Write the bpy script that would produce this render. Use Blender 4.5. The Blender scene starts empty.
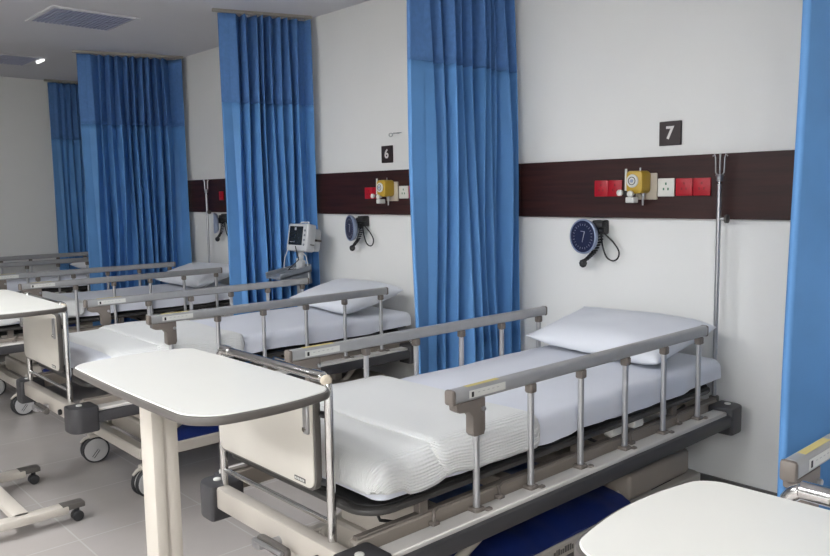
import bpy, bmesh, math, random
from mathutils import Vector, Matrix, noise
random.seed(7)
PI = math.pi
col = bpy.context.scene.collection
ZO = 0.045            # everything is lifted so that the floor lies at zero

# ------------------------------------------------------------------ materials
def mat(name, c, rough=.5, metal=0., var=0., vscale=8., bump=0., bscale=60., spec=.5, c2=None, emit=None, estr=0., sheen=0., coat=0., stretch=None):
    m = bpy.data.materials.new(name); m.use_nodes = True
    nt = m.node_tree; b = nt.nodes['Principled BSDF']
    def lin(v): return tuple(((x/12.92) if x <= .04045 else ((x+.055)/1.055)**2.4) for x in v)
    cl = lin([x/255 for x in c]) + (1,)
    b.inputs['Base Color'].default_value = cl
    b.inputs['Roughness'].default_value = rough
    b.inputs['Metallic'].default_value = metal
    b.inputs['Specular IOR Level'].default_value = spec
    if coat: b.inputs['Coat Weight'].default_value = coat; b.inputs['Coat Roughness'].default_value = .1
    if sheen: b.inputs['Sheen Weight'].default_value = sheen
    tc = nt.nodes.new('ShaderNodeTexCoord'); mp = nt.nodes.new('ShaderNodeMapping')
    nt.links.new(tc.outputs['Object'], mp.inputs['Vector'])
    if stretch: mp.inputs['Scale'].default_value = stretch
    if var or c2:
        n = nt.nodes.new('ShaderNodeTexNoise'); n.inputs['Scale'].default_value = vscale; n.inputs['Detail'].default_value = 4
        nt.links.new(mp.outputs[0], n.inputs['Vector'])
        r = nt.nodes.new('ShaderNodeValToRGB'); r.color_ramp.elements[0].position = .3; r.color_ramp.elements[1].position = .7
        if c2: a = cl; bb = lin([x/255 for x in c2]) + (1,)
        else:
            a = tuple(x*(1-var) for x in cl[:3]) + (1,); bb = tuple(min(1, x*(1+var)) for x in cl[:3]) + (1,)
        r.color_ramp.elements[0].color = a; r.color_ramp.elements[1].color = bb
        nt.links.new(n.outputs['Fac'], r.inputs[0]); nt.links.new(r.outputs[0], b.inputs['Base Color'])
    if bump:
        n2 = nt.nodes.new('ShaderNodeTexNoise'); n2.inputs['Scale'].default_value = bscale; n2.inputs['Detail'].default_value = 3
        nt.links.new(mp.outputs[0], n2.inputs['Vector'])
        bp = nt.nodes.new('ShaderNodeBump'); bp.inputs['Strength'].default_value = bump; bp.inputs['Distance'].default_value = .01
        nt.links.new(n2.outputs['Fac'], bp.inputs['Height']); nt.links.new(bp.outputs[0], b.inputs['Normal'])
    if emit:
        b.inputs['Emission Color'].default_value = lin([x/255 for x in emit]) + (1,); b.inputs['Emission Strength'].default_value = estr
    return m
M = {}
M['wall'] = mat('wall_paint', (232,232,229), .7, var=.02, vscale=1.2, bump=.05, bscale=150)
M['ceiling'] = mat('ceiling_paint', (218,217,220), .85, var=.015, vscale=.8)
M['skirting'] = mat('skirting_vinyl', (92,90,88), .5, var=.05)
M['board'] = mat('mahogany_laminate', (62,33,30), .45, c2=(40,22,22), vscale=3., stretch=(.9,8,16), spec=.3)
M['curtain'] = mat('curtain_blue', (96,150,207), .6, var=.05, vscale=5, bump=.06, bscale=300)
M['curtain_net'] = mat('curtain_net_blue', (88,132,190), .75, var=.08, vscale=40, bump=.25, bscale=500)
M['track'] = mat('track_aluminium', (178,172,160), .4, .5)
M['chrome'] = mat('chrome', (205,204,202), .12, 1., var=.03)
M['steel'] = mat('brushed_steel', (178,178,180), .3, .9, var=.05, vscale=30)
M['rail'] = mat('rail_anodised', (170,170,170), .4, .3, var=.04, vscale=20)
M['tube'] = mat('baluster_aluminium', (190,190,192), .32, .7, var=.03)
M['brown'] = mat('bracket_taupe', (116,108,101), .5, var=.05)
M['beige_shaded'] = mat('frame_beige_shaded', (150,141,131), .5, var=.04, vscale=6)  # frame beige darkened: shade under the mattress platform put into the colour
M['beige'] = mat('frame_beige', (182,175,165), .45, var=.03, vscale=6)
M['ledge'] = mat('ledge_pale', (214,210,204), .35, 0, var=.03)
M['black'] = mat('rubber_black', (40,40,42), .55, var=.1, vscale=12)
M['tray'] = mat('platform_dark_grey', (62,60,58), .5, var=.06)
M['dark'] = mat('deep_black', (22,21,21), .6, var=.05)
M['bumper'] = mat('bumper_charcoal', (62,61,63), .5, var=.06)
M['sheet'] = mat('sheet_bluish_white', (220,223,231), .85, var=.015, vscale=3, bump=.12, bscale=14, sheen=.1)
M['pillow'] = mat('pillowcase_white', (222,225,231), .85, var=.012, vscale=4, bump=.18, bscale=11, sheen=.1)
M['mattress'] = mat('mattress_dark_blue', (40,42,52), .6, var=.05)
M['panel'] = mat('panel_cream', (212,207,197), .4, var=.015, vscale=3)
M['trim'] = mat('edge_trim_grey', (88,84,80), .45, var=.05)
M['top'] = mat('tabletop_white', (216,215,208), .3, var=.01, vscale=4)
M['cream'] = mat('knob_cream', (196,185,166), .45)
M['column'] = mat('column_cream', (194,187,176), .42, var=.02, vscale=3)
M['disc'] = mat('wheel_disc_grey', (176,175,174), .4, var=.03)
M['blue'] = mat('base_cover_blue', (28,46,108), .4, var=.12, vscale=7, bump=.3, bscale=10)
M['white'] = mat('white_plastic', (218,217,210), .4)
M['red'] = mat('red_plastic', (172,10,32), .4, var=.03)
M['reddark'] = mat('red_plastic_dark', (130,8,24), .4)
M['yellow'] = mat('regulator_yellow', (190,156,52), .4, var=.06)
M['green'] = mat('indicator_green', (70,120,90), .5)
M['navy'] = mat('dial_navy', (30,36,66), .35, var=.08, vscale=60)
M['dialrim'] = mat('dial_rim_grey', (150,162,186), .35, .3)
M['dialmark'] = mat('dial_mark_silver', (170,172,180), .5)
M['sign'] = mat('sign_dark_brown', (48,36,36), .45, var=.05)
M['signwhite'] = mat('sign_letter_white', (225,222,218), .5)
M['grey'] = mat('monitor_grey', (196,198,200), .45)
M['screen'] = mat('screen_dark', (40,44,46), .25, var=.3, vscale=60)
M['traygrey'] = mat('tray_grey', (128,134,142), .45)
M['label'] = mat('label_white', (214,214,208), .5)
M['labely'] = mat('label_yellow', (206,190,120), .5)
M['louver'] = mat('louver_blue_grey', (168,172,196), .45)
M['lamp'] = mat('lamp_lit', (255,255,255), .5, emit=(250,252,255), estr=22)
M['glint'] = mat('glint_glow', (255,255,255), .5, emit=(255,255,255), estr=1.2)
# knitted blanket: fine ribs
def blanket_mat():
    m = mat('blanket_white_knit', (224,225,223), .9, sheen=.15)
    nt = m.node_tree; b = nt.nodes['Principled BSDF']
    uv = nt.nodes.new('ShaderNodeUVMap')
    def wave(d, s):
        w = nt.nodes.new('ShaderNodeTexWave'); w.wave_type = 'BANDS'; w.bands_direction = d
        w.inputs['Scale'].default_value = s; w.inputs['Distortion'].default_value = .6; w.inputs['Detail'].default_value = 1
        nt.links.new(uv.outputs[0], w.inputs['Vector']); return w
    a = wave('X', 36); c = wave('Y', 24)
    mx = nt.nodes.new('ShaderNodeMath'); mx.operation = 'MULTIPLY_ADD'; mx.inputs[1].default_value = .12
    nt.links.new(c.outputs['Fac'], mx.inputs[0]); nt.links.new(a.outputs['Fac'], mx.inputs[2])
    bp = nt.nodes.new('ShaderNodeBump'); bp.inputs['Strength'].default_value = .6; bp.inputs['Distance'].default_value = .004
    nt.links.new(mx.outputs[0], bp.inputs['Height']); nt.links.new(bp.outputs[0], b.inputs['Normal'])
    return m
M['blanket'] = blanket_mat()
def floor_mat():
    m = bpy.data.materials.new('floor_vinyl_tile'); m.use_nodes = True
    nt = m.node_tree; b = nt.nodes['Principled BSDF']
    tc = nt.nodes.new('ShaderNodeTexCoord')
    br = nt.nodes.new('ShaderNodeTexBrick'); br.offset = 0
    br.inputs['Scale'].default_value = 1; br.inputs['Brick Width'].default_value = .6; br.inputs['Row Height'].default_value = .6
    br.inputs['Mortar Size'].default_value = .004
    br.inputs['Color1'].default_value = (.46,.425,.40,1); br.inputs['Color2'].default_value = (.45,.415,.39,1); br.inputs['Mortar'].default_value = (.53,.50,.47,1)
    nt.links.new(tc.outputs['Object'], br.inputs['Vector'])
    n = nt.nodes.new('ShaderNodeTexNoise'); n.inputs['Scale'].default_value = 2.2; n.inputs['Detail'].default_value = 5
    nt.links.new(tc.outputs['Object'], n.inputs['Vector'])
    mx = nt.nodes.new('ShaderNodeMixRGB'); mx.blend_type = 'MULTIPLY'; mx.inputs[0].default_value = .22
    nt.links.new(br.outputs['Color'], mx.inputs[1]); nt.links.new(n.outputs['Fac'], mx.inputs[2])
    nt.links.new(mx.outputs[0], b.inputs['Base Color'])
    mr = nt.nodes.new('ShaderNodeMapRange'); mr.inputs['To Min'].default_value = .15; mr.inputs['To Max'].default_value = .24
    nt.links.new(n.outputs['Fac'], mr.inputs['Value']); nt.links.new(mr.outputs[0], b.inputs['Roughness'])
    return m
M['floor'] = floor_mat()

# ------------------------------------------------------------------ mesh builder
class MB:
    def __init__(s): s.bm = bmesh.new(); s.mats = []
    def mi(s, m):
        if m is None: return 0
        if m not in s.mats: s.mats.append(m)
        return s.mats.index(m)
    def _take(s, t, m=None, mw=None, smooth=True):
        if mw is not None: bmesh.ops.transform(t, matrix=mw, verts=t.verts)
        i = s.mi(m); vm = {}
        for v in t.verts: vm[v] = s.bm.verts.new(v.co)
        for f in t.faces:
            try: nf = s.bm.faces.new([vm[v] for v in f.verts])
            except ValueError: continue
            nf.material_index = i; nf.smooth = smooth
        t.free(); return s
    def box(s, x0, x1, y0, y1, z0, z1, bev=0., seg=2, m=None, mw=None):
        t = bmesh.new(); bmesh.ops.create_cube(t, size=1)
        for v in t.verts: v.co = Vector(((x0+x1)/2+v.co.x*(x1-x0), (y0+y1)/2+v.co.y*(y1-y0), (z0+z1)/2+v.co.z*(z1-z0)))
        if bev: bmesh.ops.bevel(t, geom=list(t.edges), offset=bev, segments=seg, affect='EDGES', profile=.5)
        return s._take(t, m, mw, smooth=bool(bev))
    def tube(s, pts, r, n=12, m=None, closed=False, mw=None, cap=True):
        pts = [Vector(p) for p in pts]; N = len(pts); t = bmesh.new(); rings = []
        rs = r if isinstance(r, (list, tuple)) else [r]*N
        prev = None
        for i, p in enumerate(pts):
            if closed: d = pts[(i+1) % N]-pts[i-1]
            else: d = pts[min(i+1, N-1)]-pts[max(i-1, 0)]
            d.normalize()
            if prev is None:
                a = Vector((0,0,1)) if abs(d.z) < .9 else Vector((1,0,0))
                u = d.cross(a).normalized()
            else: u = (prev-d*prev.dot(d)).normalized()
            prev = u; w = d.cross(u)
            rings.append([t.verts.new(p+u*math.cos(2*PI*k/n)*rs[i]+w*math.sin(2*PI*k/n)*rs[i]) for k in range(n)])
        for i in range(N if closed else N-1):
            A, B = rings[i], rings[(i+1) % N]
            for k in range(n): t.faces.new((A[k], A[(k+1) % n], B[(k+1) % n], B[k]))
        if cap and not closed: t.faces.new(rings[0][::-1]); t.faces.new(rings[-1])
        bmesh.ops.recalc_face_normals(t, faces=t.faces)
        return s._take(t, m, mw)
    def cyl(s, a, b, r, n=20, m=None, bev=0., mw=None):
        a, b = Vector(a), Vector(b)
        if bev:
            d = (b-a).normalized()
            return s.tube([a, a+d*.0001, a+d*bev, b-d*bev, b-d*.0001, b], [r-bev, r-bev*.9, r, r, r-bev*.9, r-bev], n, m, mw=mw)
        return s.tube([a, b], r, n, m, mw=mw)
    def lathe(s, prof, axis_o, axis_d, n=24, m=None, mw=None):   # prof: (dist along axis, radius)
        o = Vector(axis_o); d = Vector(axis_d).normalized(); t = bmesh.new()
        u = d.cross(Vector((0,0,1)) if abs(d.z) < .9 else Vector((1,0,0))).normalized(); w = d.cross(u); rings = []
        for (h, r) in prof:
            r = max(r, 1e-4)
            rings.append([t.verts.new(o+d*h+u*math.cos(2*PI*k/n)*r+w*math.sin(2*PI*k/n)*r) for k in range(n)])
        for A, B in zip(rings[:-1], rings[1:]):
            for k in range(n): t.faces.new((A[k], A[(k+1) % n], B[(k+1) % n], B[k]))
        t.faces.new(rings[0][::-1]); t.faces.new(rings[-1])
        bmesh.ops.recalc_face_normals(t, faces=t.faces)
        return s._take(t, m, mw)
    def prism(s, pts, z0, z1, bev=0., m=None, mw=None, seg=2):
        t = bmesh.new(); vs = [t.verts.new((p[0], p[1], z0)) for p in pts]; f = t.faces.new(vs)
        e = bmesh.ops.extrude_face_region(t, geom=[f])
        for v in e['geom']:
            if isinstance(v, bmesh.types.BMVert): v.co.z = z1
        bmesh.ops.recalc_face_normals(t, faces=t.faces)
        if bev:
            ed = [x for x in t.edges if abs(x.verts[0].co.z-x.verts[1].co.z) < 1e-6]
            bmesh.ops.bevel(t, geom=ed, offset=bev, segments=seg, affect='EDGES', profile=.5)
        return s._take(t, m, mw, smooth=bool(bev))
    def build(s, name, m, parent=None, sharp=40):
        me = bpy.data.meshes.new(name)
        mats = s.mats if s.mats else [m]
        bmesh.ops.recalc_face_normals(s.bm, faces=s.bm.faces)
        for e in s.bm.edges:
            if len(e.link_faces) == 2 and e.calc_face_angle(0) > math.radians(sharp): e.smooth = False
        for f in s.bm.faces: f.smooth = True
        s.bm.to_mesh(me); s.bm.free()
        for x in mats: me.materials.append(x if x is not None else m)
        o = bpy.data.objects.new(name, me); col.objects.link(o)
        if parent: o.parent = parent
        return o
def MBm(first): b = MB(); b.mats = [first]; return b
def tag(o, label=None, cat=None, group=None, kind=None):
    if label: o['label'] = label
    if cat: o['category'] = cat
    if group: o['group'] = group
    if kind: o['kind'] = kind
    return o
def empty(name, loc=(0,0,0), rz=0):
    o = bpy.data.objects.new(name, None); col.objects.link(o); o.location = loc; o.rotation_euler = (0,0,rz); o.empty_display_size = .1
    return o
def kids(o): return [c for c in bpy.data.objects if c.parent == o]
def copy_tree(o, parent=None):
    ch = kids(o); c = o.copy(); col.objects.link(c)
    if parent: c.parent = parent
    for k in ch: copy_tree(k, c)
    return c
def arc(cx, cy, r, a0, a1, n): return [(cx+r*math.cos(a0+(a1-a0)*i/n), cy+r*math.sin(a0+(a1-a0)*i/n)) for i in range(n+1)]
def rrect(x0, x1, y0, y1, r, n=6, r4=None):
    rs = r4 or (r, r, r, r)     # order: x1y1, x0y1, x0y0, x1y0
    return (arc(x1-rs[0], y1-rs[0], rs[0], 0, PI/2, n)+arc(x0+rs[1], y1-rs[1], rs[1], PI/2, PI, n)
            + arc(x0+rs[2], y0+rs[2], rs[2], PI, 1.5*PI, n)+arc(x1-rs[3], y0+rs[3], rs[3], 1.5*PI, 2*PI, n))

# ------------------------------------------------------------------ room shell
FL = -ZO; CE = 2.868; XL = -9.45; XR = 3.2; YB = -7.0
def struct(name, *b, m, extra=None):
    mb = MB(); mb.box(*b)
    if extra: extra(mb)
    return tag(mb.build(name, m), kind='structure')
struct('floor', XL-.1, XR+.1, YB-.1, .1, FL-.1, FL, m=M['floor'])
struct('ceiling', XL-.1, XR+.1, YB-.1, .1, CE, CE+.1, m=M['ceiling'])
struct('wall_back', XL-.1, XR+.1, 0, .1, FL, CE, m=M['wall'])
struct('wall_left', XL-.1, XL, YB, 0, FL, CE, m=M['wall'])
struct('wall_right', XR, XR+.1, YB, 0, FL, CE, m=M['wall'])
struct('wall_front', XL-.1, XR+.1, YB-.1, YB, FL, CE, m=M['wall'])
struct('baseboard_back', XL, XR, -.014, 0, FL, .12, m=M['skirting'])
struct('baseboard_left', XL, XL+.014, YB, -.014, FL, .12, m=M['skirting'])

# dark service board on the headwall
mb = MB()
xs = [XL, -7.1, -5.05, -2.95, -.8, 2.0, XR]
for a, b in zip(xs[:-1], xs[1:]): mb.box(a+.001, b-.001, -.03, 0, 1.381, 1.687, .002, 1)
tag(mb.build('headwall_board', M['board']), 'long dark mahogany board running along the white headwall above the beds', 'wall panel')

# ------------------------------------------------------------------ ceiling fittings
def troffer(x, y, w, d, lit, name, label, cat, group=None):
    t = tag(empty(name, (x, y, CE)), label, cat, group)
    mb = MB(); f = .035; z0 = -.012
    mb.box(-w/2, w/2, -d/2, -d/2+f, z0, 0, .003, 1); mb.box(-w/2, w/2, d/2-f, d/2, z0, 0, .003, 1)
    mb.box(-w/2, -w/2+f, -d/2+f, d/2-f, z0, 0, .003, 1); mb.box(w/2-f, w/2, -d/2+f, d/2-f, z0, 0, .003, 1)
    mb.build('frame', M['ceiling'], t)
    mb = MB()
    if lit: mb.box(-w/2+f, w/2-f, -d/2+f, d/2-f, -.010, -.002)
    else:
        mb.box(-w/2+f, w/2-f, -d/2+f, d/2-f, -.003, -.001)
        n = int((d-2*f)/.03)
        for i in range(n):
            yy = -d/2+f+(i+.5)*(d-2*f)/n
            mb.box(-w/2+f, w/2-f, yy-.008, yy+.008, -.009, -.003)
    mb.build('diffuser' if lit else 'louver', M['lamp'] if lit else M['louver'], t)
    return t
troffer(-6.11, -1.326, .60, .64, False, 'ceiling_vent', 'blue-grey louvred ceiling panel nearest the middle of the room', 'ceiling vent')
t = troffer(-8.25, -1.33, .60, .60, False, 'ceiling_vent', 'dim ceiling panel near the far wall with a bright strip at one edge', 'ceiling vent')
mb = MB(); mb.box(.08, .26, .285, .31, -.03, -.012, .004, 1, m=M['glint'])  # emissive strip standing in for a bright glint at the panel edge
mb.mats = [M['glint']]; mb.build('glint_strip', M['glint'], t)
for (x, y, w, d) in [(-3.7,-3.7,1.2,.6),(-1.4,-4.6,1.2,.6),(1.3,-5.0,1.2,.6),(-3.4,-6.1,1.2,.6),(-1.0,-6.3,1.2,.6),(1.7,-6.0,1.2,.6)]:
    troffer(x, y, w, d, True, 'ceiling_light', 'lit rectangular ceiling light over the aisle', 'ceiling light', 'lit ceiling lights over the aisle')

# ------------------------------------------------------------------ curtains
def curtain(xw, yw, xf, yf, seed, label, zb=.28, amp=.085, nf=10, front=.13, flare=0.):
    rnd = random.Random(seed)
    root = tag(empty('privacy_curtain', (xw, yw, FL)), label, 'curtain', 'blue privacy curtains between the beds')
    P0, P1 = Vector((0, 0)), Vector((xf-xw, yf-yw)); L = (P1-P0).length; D = (P1-P0)/L; Nn = Vector((-D.y, D.x))
    if Nn.x < 0: Nn = -Nn
    ws = [rnd.uniform(.55, 1.5) for _ in range(2*nf)]+[0]
    tot = sum(ws); sc = (L-front)/tot; ws = [w*sc for w in ws[:-1]]+[front]
    kn = [0]
    for w in ws: kn.append(kn[-1]+w)
    am = [rnd.uniform(.55, 1.15)*(1 if i % 2 else -1) for i in range(len(kn))]; am[-1] = .75; am[-2] = .55; am[0] = .6; am[1] = -.6
    ks = [rnd.uniform(-1, 1) for _ in kn]; kz = [rnd.uniform(0, 6) for _ in kn]; nar = [rnd.uniform(0, 1) for _ in kn]
    def row(z):
        h = (CE-z)/(CE-zb); pts = []
        A = amp*(.62+.60*h**.8)
        kk = [k+(flare*h if i == len(kn)-1 else 0)+(.018*ks[i]*h+.008*math.sin(kz[i]+3*z))*(0 if i in (0, len(kn)-1) else 1) for i, k in enumerate(kn)]
        aa = [a*(1+.25*math.sin(kz[i]*1.7+2.2*z)) for i, a in enumerate(am)]
        for i in range(len(kn)-1):
            n = 7 if i < len(kn)-2 else 10
            for j in range(n):
                u = j/n; s_ = kk[i]+(kk[i+1]-kk[i])*(u-.09*math.sin(2*PI*u))
                o = aa[i]+(aa[i+1]-aa[i])*(.5-.5*math.cos(PI*u))
                if i == len(kn)-2: o += .012*math.sin(2*PI*u)
                pts.append(P0+D*s_+Nn*(A*o+.055*h*max(0, 1-s_/L)**1.2))
        pts.append(P0+D*(kk[-1]+.006*math.sin(4*z+seed))+Nn*(A*aa[-1])); pts.append(P0+D*(kk[-1]+.004)+Nn*(A*aa[-1]-.02)); return pts
    def sheetmesh(name, z1, z0, n, m):
        t = bmesh.new(); prev = None
        for k in range(n+1):
            z = z1+(z0-z1)*k/n; r = [t.verts.new((p.x, p.y, z-FL)) for p in row(z)]
            if prev:
                for a in range(len(r)-1): t.faces.new((prev[a], prev[a+1], r[a+1], r[a]))
            prev = r
        for f in t.faces: f.smooth = True
        me = bpy.data.meshes.new(name); t.to_mesh(me); t.free(); me.materials.append(m)
        o = bpy.data.objects.new(name, me); col.objects.link(o); o.parent = root
        md = o.modifiers.new('thick', 'SOLIDIFY'); md.thickness = .002; md.offset = 0
        return o
    sheetmesh('fabric', 2.205, zb, 34, M['curtain'])
    sheetmesh('net_header', 2.835, 2.205, 12, M['curtain_net'])
    mb = MB()
    a = P0-D*.02; b = P1+D*.03
    mw = Matrix.Translation((0,0,CE-FL)) @ Matrix.Rotation(math.atan2(D.y, D.x), 4, 'Z')
    mb.box(-.02, L+.04, -.014, .014, -.022, 0, .003, 1, mw=mw); mb.build('track', M['track'], root)
    for i in range(0, len(kn)-1):
        mb = MB(); p = P0+D*kn[i]; mb.tube([(p.x, p.y, 2.83-FL), (p.x, p.y, 2.852-FL)], .003, 6); mb.build('hook', M['track'], root)
    return root
curtain(-3.01, -.06, -3.045, -.83, 3, 'blue privacy curtain hanging between the beds numbered 6 and 7', nf=10, front=.10)
curtain(-4.98, -.06, -5.20, -.70, 11, 'blue privacy curtain behind the patient monitor, second from the front', nf=9, front=.07)
curtain(-7.13, -.05, -7.42, -.92, 23, 'blue privacy curtain in front of the far corner curtain', nf=11, front=.07)
curtain(-9.32, -.10, -9.38, -.56, 31, 'small blue privacy curtain against the far end wall', nf=7, front=.05, amp=.035)
curtain(-.80, -.06, -1.055, -.90, 47, 'blue privacy curtain at the right edge, beside the IV pole', nf=5, front=.27, amp=.05, flare=.05)

# ------------------------------------------------------------------ cloth helper
def drape(name, m, x0, x1, y0, y1, zt, r, hang, parent=None, nx=48, ny=60, nfun=None, hfun=None, thick=0., step=None, seed=0):
    """a cloth lying on the rectangle and bending down over its edges; hang = length of the drop"""
    t = bmesh.new(); E = r*PI/2+hang
    uvl = t.loops.layers.uv.new('UVMap')
    def axis(a, b, n):
        inner = [a+r+(b-a-2*r)*i/n for i in range(n+1)]
        k = 10
        return [a+r-E*(k-i)/k for i in range(k)]+inner+[b-r+E*(i+1)/k for i in range(k)]
    X = axis(x0, x1, nx); Y = axis(y0, y1, ny); G = []
    src = {}
    for yy in Y:
        rw = []
        for xx in X:
            cx = min(max(xx, x0+r), x1-r); cy = min(max(yy, y0+r), y1-r)
            dx, dy = xx-cx, yy-cy; d = math.hypot(dx, dy); h = hang
            if hfun: h = hfun(cx, cy, dx, dy)
            mx = r*PI/2+h
            if d > 0: ux, uy = dx/d, dy/d
            else: ux = uy = 0
            # let the whole drop scale to the local hem length
            dd = d/max(E, 1e-6)*mx if d > 0 else 0
            dd = min(dd, mx)
            if dd <= r*PI/2: a = dd/r; off = r*math.sin(a); dz = r*(1-math.cos(a))
            else: off = r; dz = r+dd-r*PI/2
            p = Vector((cx+ux*off, cy+uy*off, zt-dz))
            if nfun:
                q = nfun(cx, cy, ux, uy, dd, mx)
                p += q
            v = t.verts.new(p); rw.append(v); src[v] = (xx, yy)
        G.append(rw)
    for i in range(len(Y)-1):
        for j in range(len(X)-1):
            f = t.faces.new((G[i][j], G[i][j+1], G[i+1][j+1], G[i+1][j])); f.smooth = True
            for l in f.loops: l[uvl].uv = src[l.vert]
    bmesh.ops.remove_doubles(t, verts=t.verts, dist=1e-5)
    me = bpy.data.meshes.new(name); t.to_mesh(me); t.free(); me.materials.append(m)
    o = bpy.data.objects.new(name, me); col.objects.link(o)
    if parent: o.parent = parent
    if thick:
        md = o.modifiers.new('thick', 'SOLIDIFY'); md.thickness = thick; md.offset = 1
    return o
def nz(x, y, z=0., s=1.): return noise.noise(Vector((x*s, y*s, z)))

# ------------------------------------------------------------------ hospital bed
BW = .4415
BAL = [-1.82, -1.55, -1.265, -.975, -.69, -.40]
def side_rail(root, s):
    x = s*BW
    mb = MB()
    mb.prism(rrect(-.018, .018, -.023, .023, .012, 4), 0, 1.565, mw=Matrix(((1,0,0,x),(0,0,1,-1.925),(0,1,0,.905),(0,0,0,1))))
    top = mb.build('side_rail', M['rail'], root)
    for yy in (-1.933, -.355):
        mb = MB(); mb.box(x-.019, x+.019, yy-.010, yy+.010, .880, .929, .009, 2)
        mb.build('end_cap', M['brown'], top)
    for i, yy in enumerate(BAL):
        mb = MBm(M['tube'])
        mb.cyl((x, yy, .515), (x, yy, .884), (.0115), 14, m=M['tube'])
        mb.box(x-.016, x+.016, yy-.016, yy+.016, .850, .884, .005, 1, m=M['brown'])
        mb.box(x-.020, x+.020, yy-.022, yy+.022, .508, .530, .005, 1, m=M['brown'])
        mb.box(x+s*.012, x+s*.032, yy+.018, yy+.045, .508, .524, .004, 1, m=M['brown'])
        mb.build('baluster', M['tube'], top)
    mb = MB()     # release latch under the foot end
    mb.prism([(-1.925,.884),(-1.922,.862),(-1.905,.852),(-1.865,.848),(-1.850,.83),(-1.850,.775),(-1.840,.765),(-1.800,.765),(-1.793,.78),(-1.793,.884)],
             -.017, .017, .004, mw=Matrix(((0,0,1,x),(1,0,0,0),(0,1,0,0),(0,0,0,1))))
    l = mb.build('release_latch', M['brown'], top)
    mb = MB(); mb.cyl((x-.026, -1.806, .85), (x+.026, -1.806, .85), .008, 12, bev=.002)
    mb.build('screw', M['steel'], top)
    mb = MBm(M['label'])
    mb.box(x+.0175, x+.0188, -1.868, -1.700, .893, .917, m=M['label'])
    mb.box(x+.0185, x+.0192, -1.858, -1.848, .896, .912, m=M['dark'])
    mb.box(x-.008, x+.010, -1.868, -1.72, .9278, .9287, m=M['labely'])
    for k in range(5): mb.box(x+.0186, x+.0190, -1.83+k*.022, -1.820+k*.022, .906, .908, m=M['rail'])
    mb.build('label_sticker', M['label'], top)
    # ledge and bumper strip that carry the rail
    mb = MB()
    mb.box(x-.022 if s > 0 else x-.046, x+.046 if s > 0 else x+.022, -2.225, -.17, .492, .517, .004, 1)
    lg = mb.build('rail_ledge', M['ledge'], root)
    for yy in (-1.99, -1.69, -.90, -.53):
        mb = MBm(M['brown']); mb.box(x-s*.030, x-s*.005, yy-.016, yy+.016, .508, .528, .004, 1, m=M['brown'])
        mb.tube([(x-s*.018, yy, .525), (x-s*.03, yy+.01, .55), (x-s*.034, yy+.03, .556)], .006, 8, m=M['brown'])
        mb.build('clamp', M['brown'], lg)
    mb = MB()
    o1, o2 = sorted((x+s*.040, x+s*.066))
    mb.box(o1, o2, -2.24, -.16, .448, .504, .010, 2); mb.build('side_bumper', M['bumper'], root)
def caster(root, x, y, rot):
    mw = Matrix.Translation((x, y, FL)) @ Matrix.Rotation(rot, 4, 'Z')
    R = .078
    mb = MB()
    mb.box(-.030, .030, -.055, .022, .148, .172, .008, 2, mw=mw)
    mb.tube([(0,0,.165), (0,0,.235)], .017, 12, mw=mw)
    mb.tube([(0,-.03,.16), (0,-.075,.15), (0,-.10,.13)], [.011,.010,.007], 8, mw=mw)
    c = mb.build('caster', M['beige'], root)
    for sx in (-1, 1):
        mb = MB()
        a, b = sorted((sx*.010, sx*.032))
        mb.lathe([(0, R*.80), (.0005, R*.93), (.004, R), (.018, R), (.022, R*.95), (.0225, R*.80)], mw @ Vector((a, -.02, R)), mw.to_3x3() @ Vector((1,0,0)), 32)
        mb.build('tyre', M['black'], c)
        mb = MBm(M['disc'])
        mb.lathe([(0, .01), (.0005, R*.87), (.0245, R*.87), (.0265, R*.84), (.027, .012)], mw @ Vector((a-.002, -.02, R)), mw.to_3x3() @ Vector((1,0,0)), 32, m=M['disc'])
        xo = sx*.0345
        q = [(xo, -.045, R-.038), (xo, -.01, R+.004), (xo, .000, R-.004), (xo, -.034, R-.046)]
        mb.tube(q, .0022, 6, m=M['black'], closed=True, mw=mw)
        mb.build('wheel_disc', M['disc'], c)
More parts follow.
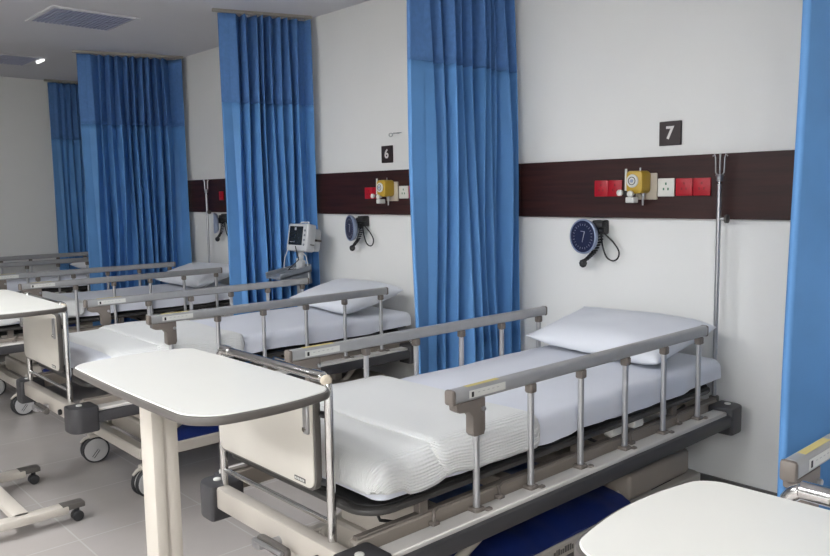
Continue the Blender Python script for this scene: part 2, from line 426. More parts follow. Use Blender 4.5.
def make_bed():
    root = tag(empty('hospital_bed', (0,0,0)), 'x', 'bed', 'hospital beds in a row')
    # mattress with fitted sheet
    mb = MB(); mb.box(-.395, .395, -2.180, -.115, .628, .722, .03, 3); ms = mb.build('mattress', M['mattress'], root)
    def nf(cx, cy, ux, uy, dd, mx):
        f = dd/mx
        side = .006*nz(cx*2+3, cy*9, 1.3) + .012*f*nz(cx*3, cy*11+dd*6, 5.)
        q = Vector((ux, uy, 0))*side*(1 if dd > .02 else 0)
        q.z = .006*nz(cx, cy, 2., 2.2)+.004*nz(cx, cy, 7., 6.) if dd < .05 else 0
        return q
    drape('fitted_sheet', M['sheet'], -.41, .41, -2.192, -.088, .737, .045, .050, ms, nx=26, ny=70, nfun=nf,
          hfun=lambda cx, cy, dx, dy: .052+.012*nz(cx*3, cy*3.3, .5))
    # platform tray
    mb = MBm(M['tray'])
    mb.prism(rrect(-.422, .422, -2.245, -.17, .10, 8), .598, .618, .008, m=M['tray'])
    mb.prism(rrect(-.405, .405, -2.22, -.18, .08, 6), .618, .626, .002, m=M['dark'])
    mb.build('mattress_platform', M['tray'], root)
    # upper frame
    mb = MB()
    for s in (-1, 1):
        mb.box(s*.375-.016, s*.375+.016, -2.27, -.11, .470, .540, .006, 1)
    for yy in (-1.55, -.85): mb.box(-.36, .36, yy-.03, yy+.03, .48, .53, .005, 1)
    fr = mb.build('upper_frame', M['beige_shaded'], root)
    mb = MB()
    for s in (-1, 1):
        for yy in (-2.0, -1.2, -.5): mb.box(s*.375-.014, s*.375+.014, yy-.02, yy+.02, .54, .602, .003, 1)
        mb.box(s*.378-.012, s*.378+.012, -2.26, -.12, .540, .549, .002, 1)
    mb.build('support_bracket', M['brown'], fr)
    for (yy, w) in ((-.95, .10), (-.80, .07)):
        mb = MB(); mb.box(.36, .40, yy-w/2, yy+w/2, .556, .592, .006, 1); mb.build('cable_clip', M['white'], fr)
    # foot and head crossbeams with corner bumpers
    for yy, nm in ((-2.315, 'foot_crossbeam'), (-.132, 'head_crossbeam')):
        mb = MB(); mb.box(-.43 if nm[0] == 'h' else -.300, .43, yy-.024, yy+.024, .455, .531, .008, 2); cb = mb.build(nm, M['beige'], root)
        if nm[0] == 'f':
            mb = MB(); mb.cyl((.31, yy-.026, .485), (.31, yy-.04, .485), .014, 14, bev=.002); mb.build('red_brown_knob', M['dark'], cb)
            mb = MBm(M['steel'])        # folded crank handle
            mb.cyl((.10, yy-.02, .470), (.10, yy-.065, .470), .016, 14, m=M['steel'])
            mb.box(.045, .205, yy-.075, yy-.045, .455, .490, .012, 2, m=M['trim'])
            mb.box(.030, .080, yy-.085, yy-.040, .445, .480, .014, 2, m=M['steel'])
            mb.tube([(.06, yy-.082, .478), (.12, yy-.086, .482), (.20, yy-.078, .478)], .007, 8, m=M['steel'])
            mb.build('crank_handle', M['steel'], cb)
        for s in (-1, 1):
            ys = -1 if nm[0] == 'f' else 1
            t = MBm(M['bumper']); e = .020
            foot = nm[0] == 'f'
            a, b = sorted((s*.395, s*.515)) if (s > 0 or not foot) else (-.405, -.288); c, d = sorted((yy-ys*.085, yy+ys*.045))
            r4 = [.015]*4
            idx = {(1,1):0, (-1,1):1, (-1,-1):2, (1,-1):3}[(s, ys)]; r4[idx] = .05
            t.prism(rrect(a, b, c, d, .02, 6, r4), .410, .535, .008, m=M['bumper'])
            bp = t.build('corner_bumper', M['bumper'], root)
            t = MB(); t.cyl(((a+b)/2, yy-ys*.01, .534), ((a+b)/2, yy-ys*.01, .541), .014, 18, bev=.002); t.build('cap_disc', M['label'], bp)
    # footboard: chrome hoop, panel, clips
    yb = -2.30; X = .312; FX = .012
    for yb, nm in ((-2.30, 'foot'),):
        mb = MB()
        pts = [(-X, yb, .52), (-X, yb, .95)]+[(-X+.035*(1-math.cos(a)), yb, .955+.035*math.sin(a)) for a in (PI/8, PI/4, 3*PI/8, PI/2)]
        pts += [(-p[0], p[1], p[2]) for p in pts[::-1]]
        pts = [(p[0]+FX, p[1], p[2]+(.018 if p[2] > .6 else 0)) for p in pts]
        mb.tube(pts, .0135, 14)
        mb.cyl((-X+FX, yb, .584), (X+FX, yb, .584), .0085, 12)
        hp = mb.build(nm+'board_hoop', M['chrome'], root)
        for s in (-1, 1):
            mb = MB(); mb.cyl((s*.29+FX, yb, 1.0085), (s*.235+FX, yb, 1.0085), .0165, 16, bev=.003); mb.build('sleeve', M['chrome'], hp)
        if nm == 'foot':
            for s in (1,):
                mb = MB(); mb.lathe([(-.012, .010), (-.009, .0155), (.006, .0155), (.012, .010), (.013, .002)], (s*(X-.006)+FX, yb-.002, 1.003), (s, -.25, .35), 18)
                mb.build('corner_cap', M['cream'], hp)
        pr = MB(); mw = Matrix(((1,0,0,FX),(0,0,1,yb-.020),(0,1,0,0),(0,0,0,1)))
        z0, z1, w = .672, .965, .282
        pr.prism(rrect(-w, w, z0, z1, .035, 6), -.009, .013, .003, mw=mw)
        tb = pr.build(nm+'board_trim', M['trim'], root)
        pr = MB(); pr.prism(rrect(-w+.008, w-.008, z0+.008, z1-.006, .030, 6), -.013, .017, .002, mw=mw); pn = pr.build(nm+'board_panel', M['panel'], tb)
        if nm == 'foot':
            mb = MBm(M['trim'])
            mb.box(.19, .245, yb-.0345, yb-.0325, .690, .703, m=M['trim'])
            for k in range(6): mb.box(.193+k*.0085, .198+k*.0085, yb-.0352, yb-.034, .693, .700, m=M['label'])
            mb.build('maker_plate', M['trim'], pn)
            for s in (-1, 1):
                mb = MBm(M['steel']); mb.box(s*.262-.012, s*.262+.012, yb-.042, yb-.030, .842, .945, .003, 1, m=M['steel'])
                mb.cyl((s*.262, yb-.047, .858), (s*.262, yb-.038, .858), .007, 12, m=M['chrome'])
                mb.build('latch_plate', M['steel'], pn)
        for s in (-1, 1):
            for zz in (.90, .70):
                mb = MB(); mb.cyl((s*.283, yb-.006, zz), (s*X, yb, zz), .010, 10, bev=.002); mb.build('clip', M['black'], tb)
    for s in (1, -1): side_rail(root, s)
    # lifting columns and scissor arms between base and upper frame
    for yy in (-1.84, -.62):
        mb = MB(); mb.box(-.26, .33, yy-.05, yy+.05, .20, .30, .01, 1); mb.box(-.22, .26, yy-.03, yy+.04, .30, .48, .01, 1)
        mb.build('lifting_column', M['beige'], root)
    for s in (-1, 1):
        for y_ in (-1.9, -.85):
            mb = MB(); mb.tube([(s*.30, y_, .22), (s*.30, y_+.26, .34), (s*.30, y_+.42, .49)], .018, 10)
            mb.build('lifting_arm', M['beige'], root)
    # base frame, blue cover, actuator box
    mb = MB()
    for s in (-1, 1): mb.box(s*.37-.025, s*.37+.025, -1.98, -.26, .165, .225, .006, 1)
    for yy in (-1.96, -.28): mb.box(-.37, .37, yy-.03, yy+.03, .165, .225, .006, 1)
    bf = mb.build('base_frame', M['beige'], root)
    mb = MBm(M['trim'])
    rnd = random.Random(2)
    for s in (1,):
        xx = s*.3955; yy = -1.36
        for k in range(9):
            w = rnd.uniform(.006, .012); mb.box(xx-.0006, xx+.0006, yy, yy+w, .184, .202+rnd.choice((0, .006)), m=M['trim']); yy += w+.004
    mb.build('base_lettering', M['trim'], bf)
    mb = MB()
    def cov(u, v): return Vector((-.385+.77*u, -1.78+.96*v, .232+.055*math.sin(PI*u)**.5+.012*nz(u*3, v*9, 4)))
    t = bmesh.new(); n1, n2 = 16, 40
    g = [[t.verts.new(cov(i/n1, j/n2)) for i in range(n1+1)] for j in range(n2+1)]
    for j in range(n2):
        for i in range(n1): t.faces.new((g[j][i], g[j][i+1], g[j+1][i+1], g[j+1][i]))
    e = bmesh.ops.extrude_face_region(t, geom=list(t.faces))
    for v in e['geom']:
        if isinstance(v, bmesh.types.BMVert): v.co.z -= .012
    mb._take(t); mb.build('base_cover', M['blue'], root)
    mb = MB(); mb.box(-.33, .36, -.80, -.30, .225, .34, .02, 3); mb.build('motor_housing', M['beige_shaded'], root)
    mb = MB(); mb.box(-.10, .30, -2.10, -1.70, .548, .596, .01, 2); mb.build('control_box', M['black'], root)
    mb = MBm(M['black']); mb.tube([(.20, -1.0, .545), (.33, -.95, .50), (.36, -.80, .42), (.33, -.60, .40), (.28, -.45, .46), (.30, -.25, .52)], .007, 8, m=M['black'])
    mb.tube([(.10, -2.0, .55), (.2, -2.02, .47), (.28, -1.8, .40), (.2, -1.6, .42)], .006, 8, m=M['black'])
    mb.build('cable', M['black'], root)
    rnd = random.Random(5)
    for x, y, r in ((.33, -1.92, .12), (-.41, -1.92, -.1), (.37, -.27, PI-.35), (-.37, -.27, PI+.2)): caster(root, x, y, r)
    return root
bed = make_bed()

def make_blanket():
    root = tag(empty('blanket'), 'x', 'blanket', 'white knitted blankets folded over the foot of the beds')
    def nf(cx, cy, ux, uy, dd, mx):
        f = dd/mx; q = Vector((0,0,0))
        q.z = .005*nz(cx, cy, 3., 2.5)+.002*nz(cx, cy, 9., 7.)
        if dd > .03: q += Vector((ux, uy, 0))*(.010*f+.010*f*nz(cx*4, cy*12, 1.))
        return q
    h = lambda cx, cy, dx, dy: max(.012, (.050+.022*nz(cx*5+1, cy*7, 2.)-(.012 if cy < -2.10 else 0))*(1 if abs(dx) > abs(dy) or dy < 0 else .35))
    def hh(cx, cy, dx, dy, both=False, r=.045):
        d = math.hypot(dx, dy)
        if d < 1e-9: return .05
        k = max(0., dy/d)           # at a fold the cloth simply ends on the layer below
        if both: k = abs(dy)/d
        k = k*k
        return h(cx, cy, dx, dy)*(1-k)+k*(.014-r*PI/2)
    a = drape('lower_layer', M['blanket'], -.416, .416, -2.205, -1.475, .745, .045, .05, root, nx=30, ny=30, nfun=nf, hfun=hh, thick=.012)
    def nf2(cx, cy, ux, uy, dd, mx):
        f = dd/mx; q = nf(cx, cy, ux, uy, dd, mx); q.z *= 1.3
        return q
    b = drape('upper_layer', M['blanket'], -.424, .424, -1.985, -1.480, .758, .045, .055, root, nx=30, ny=20, nfun=nf2, hfun=lambda a_, b_, c_, d_: hh(a_, b_, c_, d_, True)+.008, thick=.012)
    return root
blk = make_blanket()

def make_pillow():
    W_, D_, T_ = .78, .46, .155
    t = bmesh.new(); n = 36; m_ = 26; P = {}
    def hgt(u, v, s):
        e = (1-abs(u)**(2.6 if u < 0 else 7))*(1-abs(v)**(2.4+2.6*max(0, u)))*(1 if u < 0 else 1-.45*u*u)
        e = max(e, 0)**.5
        return s*T_/2*e*(1.05 if s > 0 else .75)
    for s in (1, -1):
        for i in range(n+1):
            for j in range(m_+1):
                u = math.sin(PI/2*(-1+2*i/n)); v = math.sin(PI/2*(-1+2*j/m_))
                edge = i in (0, n) or j in (0, m_)
                if edge and s < 0: P[(s, i, j)] = P[(1, i, j)]; continue
                px = u*W_/2*(1-.05*(1-abs(v))*0-.045*(1-v*v)*abs(u)**3); py = v*D_/2*(1-.05*(1-u*u)*abs(v)**3)
                z = hgt(u, v, s)
                z += s*.010*nz(u*2.2, v*2.2, s*3.)*(1-abs(u)**4)*(1-abs(v)**4)
                c = (abs(u)*abs(v))**3
                z += (.020 if u < 0 else .004)*c
                rad = max(abs(u), abs(v))
                if .7 < rad < 1: z += s*.006*math.sin(26*(u if abs(v) > abs(u) else v)+4*nz(u*4, v*4))*(rad-.7)*3*(1-rad)*3
                P[(s, i, j)] = t.verts.new((px, py, z))
        for i in range(n):
            for j in range(m_):
                q = [P[(s, i, j)], P[(s, i+1, j)], P[(s, i+1, j+1)], P[(s, i, j+1)]]
                if s < 0: q = q[::-1]
                f = t.faces.new(q); f.smooth = True
    me = bpy.data.meshes.new('pillow'); t.to_mesh(me); t.free(); me.materials.append(M['pillow'])
    o = bpy.data.objects.new('pillow', me); col.objects.link(o)
    return tag(o, 'x', 'pillow', 'white pillows at the head of the beds')
pil = make_pillow()
BEDS = [(-2.075, 0, 'hospital bed nearest the camera, under the number 7 sign', 'white knitted blanket folded over the foot of the bed under the number 7 sign', 'white pillow on the bed under the number 7 sign'),
        (-4.235, 0, 'hospital bed under the number 6 sign, second from the front', 'white blanket on the foot of the bed under the number 6 sign', 'white pillow on the bed under the number 6 sign, below the monitor'),
        (-6.40, 0, 'hospital bed behind the one under the number 6 sign, third from the front', 'white blanket on the third bed from the front', 'white pillow on the third bed, in front of the far curtains'),
        (-8.57, 0, 'farthest hospital bed, next to the end wall at left', 'white blanket on the farthest bed beside the end wall', 'white pillow on the farthest bed, half hidden by a curtain'),
        (-.228, .085, 'hospital bed at the right edge, only its foot end rail and chrome hoop in view', None, None)]
first = True
for i, (x, y, lb, lk, lp) in enumerate(BEDS):
    b = bed if i == 0 else copy_tree(bed)
    b.location = (x, y, 0); b['label'] = lb
    if lk:
        k = blk if i == 0 else copy_tree(blk); k.location = (x, y, 0); k['label'] = lk
        if i == 1: k.scale = (1,1,1); k.location.y = .10
        p = pil if i == 0 else copy_tree(pil)
        p.location = (x-.005, y-.350, .835); p.rotation_euler = (math.radians(13), math.radians(0), math.radians([-5, -7, 3, 2][i])); p['label'] = lp

# ------------------------------------------------------------------ overbed tables
def overbed(x0, x1, y0, y1, zt, label, colx, coly, footx=None, dz=0):
    cx, cy = (x0+x1)/2, (y0+y1)/2
    root = tag(empty('overbed_table', (cx, cy, FL)), label, 'table', 'white overbed tables on wheels')
    hw, hd = (x1-x0)/2, (y1-y0)/2; z = zt-FL
    def outline(g, bow=.030):
        pts = rrect(-hw-g, hw+g, -hd-g, hd+g, .06, 10, (.035, .035, .040, .070)); out = []
        for (a, b) in pts:
            out.append((a, b))
        res = []
        N = len(out)
        for i in range(N):
            p, q = out[i], out[(i+1) % N]; L = math.hypot(q[0]-p[0], q[1]-p[1]); k = 12 if L > .1 else 1
            for j in range(k): res.append((p[0]+(q[0]-p[0])*j/k, p[1]+(q[1]-p[1])*j/k))
        return [(a+math.copysign(bow, a)*(1-min(1, abs(b)/hd)**2)*min(1, max(0, (abs(a)-hw*.6)/(hw*.4))), b+math.copysign(bow*.3, b)*(1-min(1, abs(a)/hw)**2)*min(1, max(0, (abs(b)-hd*.5)/(hd*.5)))) for a, b in res]
    mb = MB(); mb.prism(outline(0), z-.023, z-.002, .007); tr = None
    tp = mb.build('edge_trim', M['trim'], root)
    mb = MB(); mb.prism(outline(-.006), z-.012, z, .002, seg=1); mb.build('tabletop', M['top'], root)
    lx, ly = colx-cx, coly-cy
    mb = MB(); mb.box(lx-.03, min(lx+.45, hw-.03), ly-.03, ly+.03, z-.045, z-.023, .004, 1); mb.build('support_arm', M['brown'], root)
    mb = MB(); mb.box(lx-.032, lx+.032, ly-.034, ly+.034, .45, z-.050, .008, 2)
    c = mb.build('inner_column', M['column'], root)
    mb = MB(); mb.box(lx-.046, lx+.040, ly-.042, ly-.006, .06, z-.060, .006, 2); mb.box(lx-.040, lx+.034, ly-.002, ly+.042, .06, z-.060, .010, 2); mb.box(lx-.036, lx+.030, ly-.02, ly+.02, .06, z-.062)
    mb.build('column', M['column'], root)
    fx = footx or (colx-.09, colx+.60)
    yb_ = coly+.05
    mb = MB(); mb.box(min(lx-.04, fx[0]-cx), fx[1]-cx, yb_-cy-.036, yb_-cy+.036, .060, .095, .008, 2); mb.build('base_crossbar', M['column'], root)
    for f in fx:
        mb = MB(); mb.box(f-cx-.036, f-cx+.036, yb_-cy-.26, yb_-cy+.20, .055, .095, .008, 2); ft = mb.build('foot', M['column'], root)
        for s, yy in ((1, .20), (-1, -.26)):
            mw = Matrix.Translation((f-cx, yb_-cy+yy, 0))
            mb = MB(); mb.prism([(-.034, -.03*s), (.034, -.03*s), (.030, .075*s), (-.030, .075*s)], .070, .098, .006, mw=mw)
            tipc = mb.build('end_cap', M['trim'], ft)
            mb = MB(); mb.cyl(mw @ Vector((-.024, .045*s, .026)), mw @ Vector((.024, .045*s, .026)), .026, 20, bev=.005)
            mb.cyl(mw @ Vector((0, .045*s, .03)), mw @ Vector((0, .045*s, .074)), .012, 10)
            mb.build('castor', M['black'], ft)
    return root
overbed(-2.225, -1.482, -2.842, -2.474, 1.06, 'white overbed table in the foreground, its long cream column standing before the nearest bed', -2.165, -2.615)
overbed(-4.42, -3.475, -2.80, -2.42, 1.06, 'white overbed table at the left edge, before the bed under the number 6 sign', -4.385, -2.62, footx=(-4.52, -3.84))
overbed(-.585, .25, -2.77, -2.398, 1.06, 'white overbed table filling the lower right corner', .16, -2.56, footx=(-.45, .22))

# ------------------------------------------------------------------ wall devices
def plate(name, x0, x1, z0, z1, m, label, cat, group=None, dots=M['reddark'], y=-.03):
    x0 *= .988; x1 *= .988
    cx, cz = (x0+x1)/2, (z0+z1)/2
    r = tag(empty(name, (cx, y, cz)), label, cat, group)
    w, h = (x1-x0)/2, (z1-z0)/2
    mb = MB(); mb.box(-w+.0006, w-.0006, -.009, 0, -h, h, .003, 2); mb.build('face_plate', m, r)
    mb = MB()
    for (a, b) in ((0, .018), (-.012, -.008), (.012, -.008)): mb.box(a-.004, a+.004, -.0096, -.0085, b-.006, b+.006)
    mb.build('socket_hole', dots, r)
    return r
plate('wall_outlet', -2.46, -2.375, 1.492, 1.577, M['red'], 'red wall outlet farthest left on the board by sign 7', 'outlet', 'red outlets beside the number 7 sign')
plate('wall_outlet', -2.375, -2.29, 1.492, 1.577, M['red'], 'red wall outlet just left of the yellow regulator by sign 7', 'outlet', 'red outlets beside the number 7 sign')
plate('wall_outlet', -2.083, -1.991, 1.490, 1.579, M['white'], 'white wall outlet right of the yellow regulator under sign 7', 'outlet', None, M['green'])
plate('wall_outlet', -1.985, -1.895, 1.492, 1.577, M['red'], 'red wall outlet between the white outlet and the last red one', 'outlet', 'red outlets beside the number 7 sign')
plate('wall_outlet', -1.893, -1.803, 1.492, 1.577, M['red'], 'red wall outlet nearest the IV pole at right', 'outlet', 'red outlets beside the number 7 sign')
plate('wall_outlet', -4.437, -4.35, 1.492, 1.572, M['red'], 'red wall outlet left of the regulator by sign 6, outer one', 'outlet', 'red outlets beside the number 6 sign')
plate('wall_outlet', -4.35, -4.265, 1.492, 1.572, M['red'], 'red wall outlet touching the regulator by sign 6', 'outlet', 'red outlets beside the number 6 sign')
plate('wall_outlet', -4.06, -3.965, 1.492, 1.577, M['white'], 'white wall outlet right of the regulator by sign 6', 'outlet', None, M['green'])
plate('wall_outlet', -3.96, -3.87, 1.492, 1.577, M['red'], 'red wall outlet at the curtain edge by sign 6', 'outlet')
plate('wall_outlet', -6.60, -6.52, 1.492, 1.572, M['red'], 'red wall outlet on the board beside the far IV pole', 'outlet')

def regulator(x, label):
    r = tag(empty('gas_regulator', (x, -.03, 1.545)), label, 'regulator', 'yellow gas regulators on the board')
    mb = MB(); mb.box(-.035, .085, -.012, 0, -.070, .062, .005, 2); mb.build('back_plate', M['cream'], r)
    mb = MB()
    mb.prism(rrect(-.052, .040, -.045, .068, .022, 5), 0, .085, .008, mw=Matrix(((1,0,0,.012),(0,0,-1,-.010),(0,1,0,.006),(0,0,0,1))))
    mb.build('body', M['yellow'], r)
    g = MB(); g.lathe([(0, .032), (.005, .033), (.009, .030), (.010, .002)], (.000, -.094, .024), (0,-1,0), 28); gd = g.build('gauge', M['label'], r)
    g = MB(); g.tube([(.000+.019*math.cos(a*PI/12), -.1045, .024+.019*math.sin(a*PI/12)) for a in range(24)], .0022, 6, closed=True); g.build('dial_ring', M['trim'], gd)
    g = MB(); g.cyl((.000, -.103, .024), (.000, -.107, .024), .009, 14); g.build('dial_centre', M['dialrim'], gd)
    g = MBm(M['white'])
    g.tube([(-.045, -.085, .075), (-.045, -.085, .085), (-.040, -.09, -.03)], [.005, .006, .007], 10, m=M['white'])
    g.cyl((-.040, -.06, -.035), (-.040, -.10, -.035), .012, 14, m=M['dark'])
    g.build('flow_tube', M['white'], r)
    for (a, b) in ((-.062, -.034), (-.002, -.040)):
        g = MB(); g.lathe([(0, .006), (.020, .008), (.024, .016), (.036, .016), (.040, .010), (.041, .001)], (a, -.082, b), (0,-1,0), 18); g.build('knob', M['white'], r)
    g = MB(); g.box(-.035, .012, -.105, -.060, -.085, -.056, .004, 2); g.build('humidifier_cap', M['label'], r)
    g = MB(); g.tube([(.032, -.05, -.035), (.032, -.052, -.098)], [.008, .004], 10); g.build('nozzle', M['steel'], r)
    g = MB(); g.tube([(.008, -.04, .065), (.008, -.04, .09)], .004, 8); g.build('top_pin', M['steel'], r)
    return r
regulator(-2.145, 'yellow gas regulator with round white dial, below the number 7 sign')
regulator(-4.105, 'small yellow gas regulator on the board below the number 6 sign')

def sign(x, txt, label):
    r = tag(empty('number_sign', (x, 0, 1.799)), label, 'sign')
    mb = MB(); mb.box(-.059, .059, -.012, 0, -.059, .059, .003, 1); p = mb.build('sign_plate', M['sign'], r)
    cu = bpy.data.curves.new('digit', 'FONT'); cu.body = txt; cu.size = .085; cu.align_x = 'CENTER'; cu.align_y = 'CENTER'; cu.extrude = .001; cu.offset = .0022
    o = bpy.data.objects.new('digit_tmp', cu); col.objects.link(o)
    bpy.context.view_layer.update()
    me = bpy.data.meshes.new_from_object(o.evaluated_get(bpy.context.evaluated_depsgraph_get())); bpy.data.objects.remove(o)
    me.materials.clear(); me.materials.append(M['signwhite'])
    d = bpy.data.objects.new('digit', me); col.objects.link(d); d.parent = p; d.location = (0, -.0135, .0); d.rotation_euler = (PI/2, 0, 0)
sign(-2.012, '7', 'dark square sign with a white number 7 on the wall')
sign(-4.163, '6', 'small dark square sign with a white number 6 on the wall')

def gauge(x, rot, label):
    r = tag(empty('blood_pressure_gauge', (x, 0, 1.283)), label, 'blood pressure gauge', 'round wall blood pressure gauges')
    mw = Matrix.Translation((.02, -.115, 0)) @ Matrix.Rotation(rot, 4, 'Z')
    mb = MB(); mb.lathe([(-.035, .03), (-.034, .07), (-.02, .088), (.0, .094), (.006, .092), (.008, .086), (.004, .084), (.002, .002)], mw @ Vector((0,0,0)), mw.to_3x3() @ Vector((0,-1,0)), 40)
    c = mb.build('case', M['dialrim'], r)
    mb = MBm(M['navy']); mb.lathe([(0, .085), (.0025, .084), (.003, .002)], mw @ Vector((0,-.002,0)), mw.to_3x3() @ Vector((0,-1,0)), 40, m=M['navy'])
    f = mb.build('dial_face', M['navy'], c)
    mb = MBm(M['dialmark'])
    for k in range(24):
        a = k*PI/12; ca, sa = math.cos(a), math.sin(a)
        mb.tube([(ca*.058, -.0055, sa*.058), (ca*(.070 if k % 2 else .066), -.0055, sa*(.070 if k % 2 else .066))], .0012, 5, m=M['dialmark'], mw=mw)
    mb.tube([(-.012, -.0065, .028), (.014, -.0065, .026)], .0022, 6, m=M['dialmark'], mw=mw)
    mb.tube([(.014, -.0065, .026), (-.002, -.0065, -.030)], [.0025, .0015], 6, m=M['dialmark'], mw=mw)
    mb.build('needle', M['dialmark'], c)
    mb = MB(); mb.box(.035, .105, -.06, 0, .010, .085, .008, 2); mb.box(.010, .060, -.085, -.03, .0, .05, .006, 2); mb.box(.05, .12, -.09, -.04, .045, .075, .008, 2)
    mb.build('wall_bracket', M['black'], r)
    # coiled hose and loop
    mb = MB(); pts = []
    cpts = [Vector((.105, -.075, .05)), Vector((.098, -.075, -.02)), Vector((.060, -.075, -.085)), Vector((.015, -.078, -.125)), Vector((-.005, -.08, -.135))]
    N = 260
    for i in range(N):
        u = i/(N-1)*(len(cpts)-1); k = min(int(u), len(cpts)-2); p = cpts[k].lerp(cpts[k+1], u-k); a = i*2*PI/15
        pts.append(p+Vector((.014*math.cos(a), .014*math.sin(a), .005*math.sin(a))))
    mb.tube(pts, .0036, 5); mb.build('coiled_hose', M['black'], r)
    mb = MB(); mb.lathe([(0, .004), (.008, .018), (.022, .022), (.038, .016), (.045, .004)], (-.002, -.08, -.125), (-.1, 0, -1), 14); mb.build('hose_end', M['black'], r)
    mb = MB(); lp = [(.085, -.055, .04), (.115, -.05, .010), (.160, -.045, -.030), (.190, -.04, -.075), (.185, -.04, -.112), (.155, -.04, -.128), (.120, -.045, -.110), (.100, -.05, -.060), (.092, -.055, .0), (.088, -.055, .035)]
    L = [Vector(p) for p in lp]; P = []
    for i in range(len(L)-1):
        p0, p1, p2, p3 = L[max(i-1, 0)], L[i], L[i+1], L[min(i+2, len(L)-1)]
        for j in range(6):
            u = j/6; P.append(.5*((2*p1)+(p2-p0)*u+(2*p0-5*p1+4*p2-p3)*u*u+(3*p1-p0-3*p2+p3)*u**3))
    P.append(L[-1]); mb.tube(P, .0045, 8); mb.build('hose_loop', M['black'], r)
    return r
gauge(-2.465, -.13, 'round navy blood pressure gauge on the wall above the nearest bed')
gauge(-4.485, -.30, 'round blood pressure gauge on the wall right of the patient monitor')
gauge(-6.50, -.5, 'blood pressure gauge half hidden behind a curtain edge, by the far IV pole')

def ivpole(x, label, z0=.50):
    r = tag(empty('iv_pole', (x, -.09, z0)), label, 'IV pole', 'slim steel IV poles at the wall')
    mb = MB(); mb.cyl((0,0,0), (0,0,1.545-z0), .0105, 12); mb.build('outer_tube', M['steel'], r)
    mb = MB(); mb.cyl((0,0,1.54-z0), (0,0,1.585-z0), .0075, 10); mb.build('inner_rod', M['chrome'], r)
    mb = MB(); mb.lathe([(-.018, .008), (-.016, .014), (.004, .016), (.012, .020), (.016, .010)], (0,0,1.575-z0), (0,0,1), 16); mb.build('hook_hub', M['steel'], r)
    for a in (0, 1, 2, 3):
        c, s = math.cos(a*PI/2+.5), math.sin(a*PI/2+.5); mb = MB()
        mb.tube([(c*.006, s*.006, 1.58-z0), (c*.018, s*.018, 1.598-z0), (c*.020, s*.020, 1.665-z0), (c*.024, s*.024, 1.682-z0), (c*.032, s*.032, 1.672-z0)], .0032, 8); mb.build('hook', M['steel'], r)
    mb = MBm(M['steel']); mb.cyl((.008,0,1.385-z0), (.034,0,1.385-z0), .008, 10, m=M['steel']); mb.lathe([(0,.010),(.003,.020),(.014,.020),(.018,.008)], (.030,0,1.385-z0), (1,0,0), 14, m=M['trim'])
    mb.build('clamp_knob', M['steel'], r)
    mb = MB(); mb.box(-.018, .018, -.018, .018, 0, .05, .004, 1); mb.build('socket', M['trim'], r)
    return r
ivpole(-1.712, 'tall steel IV pole with small hooks at the head of the nearest bed')
ivpole(-6.66, 'tall steel IV pole beside the far curtain, between gauge and curtain', .45)

mb = MB(); mb.tube([(0,0,0), (0,-.05,0), (.0,-.06,-.004)], .0035, 8)
mb.tube([(-.02+.018*math.cos(a*PI/8), -.06, -.012+.012*math.sin(a*PI/8)) for a in range(16)], .003, 8, closed=True)
mb.tube([(-.002,-.06,-.004), (.09,-.06,-.002)], .003, 8)
o = mb.build('wall_hook', M['steel']); o.location = (-4.04, 0, 1.935)
tag(o, 'small wire hook on the wall above and right of the number 6 sign', 'hook')

# ------------------------------------------------------------------ patient monitor on its stand
r = tag(empty('monitor_stand', (-4.86, -.30, FL)), 'grey rolling stand with slanted tray under the patient monitor', 'stand')
mb = MB(); mb.cyl((0,0,.10), (0,0,1.10), .020, 16); mb.build('pole', M['grey'], r)
for k in range(5):
    a = k*2*PI/5+.3; mb = MB(); mb.tube([(0,0,.11), (.12*math.cos(a), .12*math.sin(a), .085), (.19*math.cos(a), .19*math.sin(a), .06)], [.02,.016,.012], 10); lg = mb.build('leg', M['grey'], r)
    mb = MB(); mb.cyl((.19*math.cos(a)-.01, .19*math.sin(a), .027), (.19*math.cos(a)+.012, .19*math.sin(a), .027), .026, 16, bev=.004); mb.build('castor', M['black'], lg)
mb = MB()
mw = Matrix.Translation((0.0, -.06, 1.0)) @ Matrix.Rotation(math.radians(9), 4, 'X')
mb.box(-.10, .10, -.17, .11, -.012, .006, .005, 1, mw=mw); mb.box(.088, .100, -.17, .11, -.012, .035, .003, 1, mw=mw); mb.box(-.100, -.088, -.17, .11, -.012, .035, .003, 1, mw=mw); mb.box(-.10, .10, .098, .11, -.012, .045, .003, 1, mw=mw)
mb.prism([(-.15, -.012), (.10, -.012), (.10, -.10), (.0, -.10)], .05, .092, .004, mw=mw @ Matrix(((0,0,1,0),(1,0,0,0),(0,1,0,0),(0,0,0,1))))
mb.build('tray', M['traygrey'], r)
mb = MB(); mb.lathe([(0,.03),(.05,.035),(.06,.02),(.12,.022)], (0,0.02,1.03), (0,0,1), 16); mb.build('neck', M['grey'], r)
mb = MBm(M['black'])
mb.tube([(.03,-.10,1.20), (.06,-.16,1.12), (.06,-.17,1.05), (.02,-.10,1.03), (.05,-.02,1.04)], .004, 6, m=M['grey'])
mb.tube([(.05,-.06,1.20), (.09,-.06,1.10), (.07,-.14,1.03), (.02,-.04,1.03)], .004, 6, m=M['black'])
mb.tube([(.0,-.02,1.20), (.085,.01,1.12), (.09,.02,1.04), (.10,.02,.92)], .004, 6, m=M['grey'])
mb.build('cable', M['black'], r)
ang = math.radians(-8)
r = tag(empty('patient_monitor', (-4.85, -.255, 1.10), ang), 'small light grey patient monitor with dark screen in front of a blue curtain', 'monitor')
r.rotation_euler = (math.radians(-10), 0, math.radians(6))
mb = MB(); mb.box(-.115, .115, -.085, .0, 0, .205, .015, 3); mb.box(-.095, .095, 0, .075, .01, .18, .02, 3); bd = mb.build('housing', M['grey'], r)
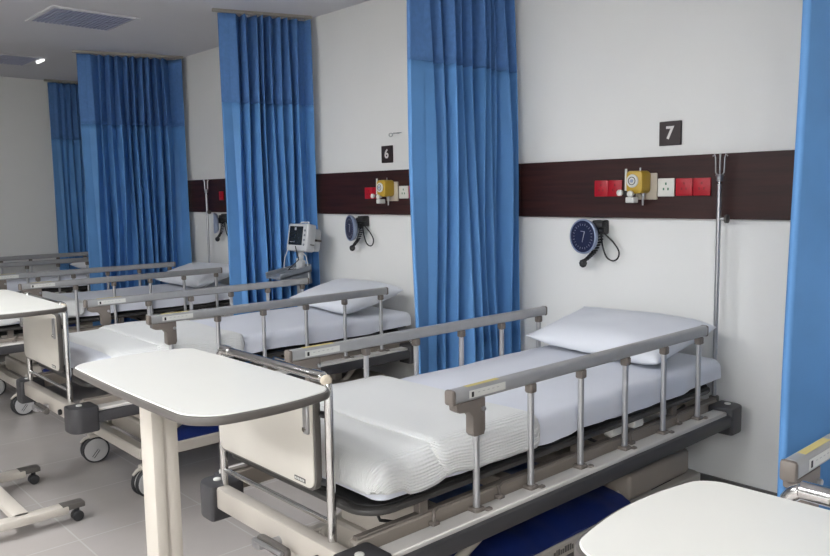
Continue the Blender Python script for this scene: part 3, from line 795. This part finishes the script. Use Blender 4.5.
mb = MBm(M['screen']); mb.box(-.090, .062, -.088, -.083, .045, .185, .003, 1, m=M['screen']); sc_ = mb.build('screen', M['screen'], bd)
mb = MB()
for k in range(1): mb.box(-.070, -.070+(.05, .03, .07)[k], -.0895, -.0875, .066+k*.030, .069+k*.030)
mb.box(-.03, -.012, -.0895, -.0875, .155, .175)
mb.build('trace', M['dialmark'], sc_)
mb = MB()
for k in range(4): mb.cyl((.085, -.083, .05+k*.035), (.085, -.091, .05+k*.035), .009, 12, bev=.002)
mb.build('button', M['traygrey'], bd)
mb = MBm(M['trim']); mb.box(.094, .117, .01, .055, .085, .10, m=M['trim']); mb.box(.094, .116, -.05, -.01, .05, .058, m=M['trim']); mb.build('side_slot', M['trim'], bd)
mb = MB(); mb.tube([(-.05,-.03,.20), (-.04,-.02,.222), (.04,-.02,.222), (.05,-.03,.20)], .007, 8); mb.build('handle', M['grey'], bd)

# ------------------------------------------------------------------ lift everything so that the floor is at zero
for o in bpy.data.objects:
    if o.parent is None: o.location.z += ZO

# ------------------------------------------------------------------ camera and world
f, yaw, pit, rol = 776.881, .8313, -.1077, -.0154
fw = Vector((-math.sin(yaw)*math.cos(pit), math.cos(yaw)*math.cos(pit), math.sin(pit)))
rt = Vector((math.cos(yaw), math.sin(yaw), 0)); up = rt.cross(fw)
r2 = rt*math.cos(rol)+up*math.sin(rol); u2 = -rt*math.sin(rol)+up*math.cos(rol)
cam = bpy.data.cameras.new('camera'); co = bpy.data.objects.new('camera', cam); col.objects.link(co)
mw = Matrix((r2, u2, -fw)).transposed().to_4x4(); mw.translation = Vector((0, -3.56, 1.521+ZO)); co.matrix_world = mw
cam.sensor_width = 36; cam.sensor_fit = 'HORIZONTAL'; cam.lens = f/830*36; cam.clip_start = .05
sc = bpy.context.scene; sc.camera = co
w = bpy.data.worlds.new('world'); sc.world = w; w.use_nodes = True
w.node_tree.nodes['Background'].inputs[0].default_value = (.5,.52,.55,1); w.node_tree.nodes['Background'].inputs[1].default_value = .3
vs = sc.view_settings; vs.view_transform = 'Standard'; vs.look = 'None'; vs.gamma = 1; vs.use_curve_mapping = False; vs.exposure = 0.74
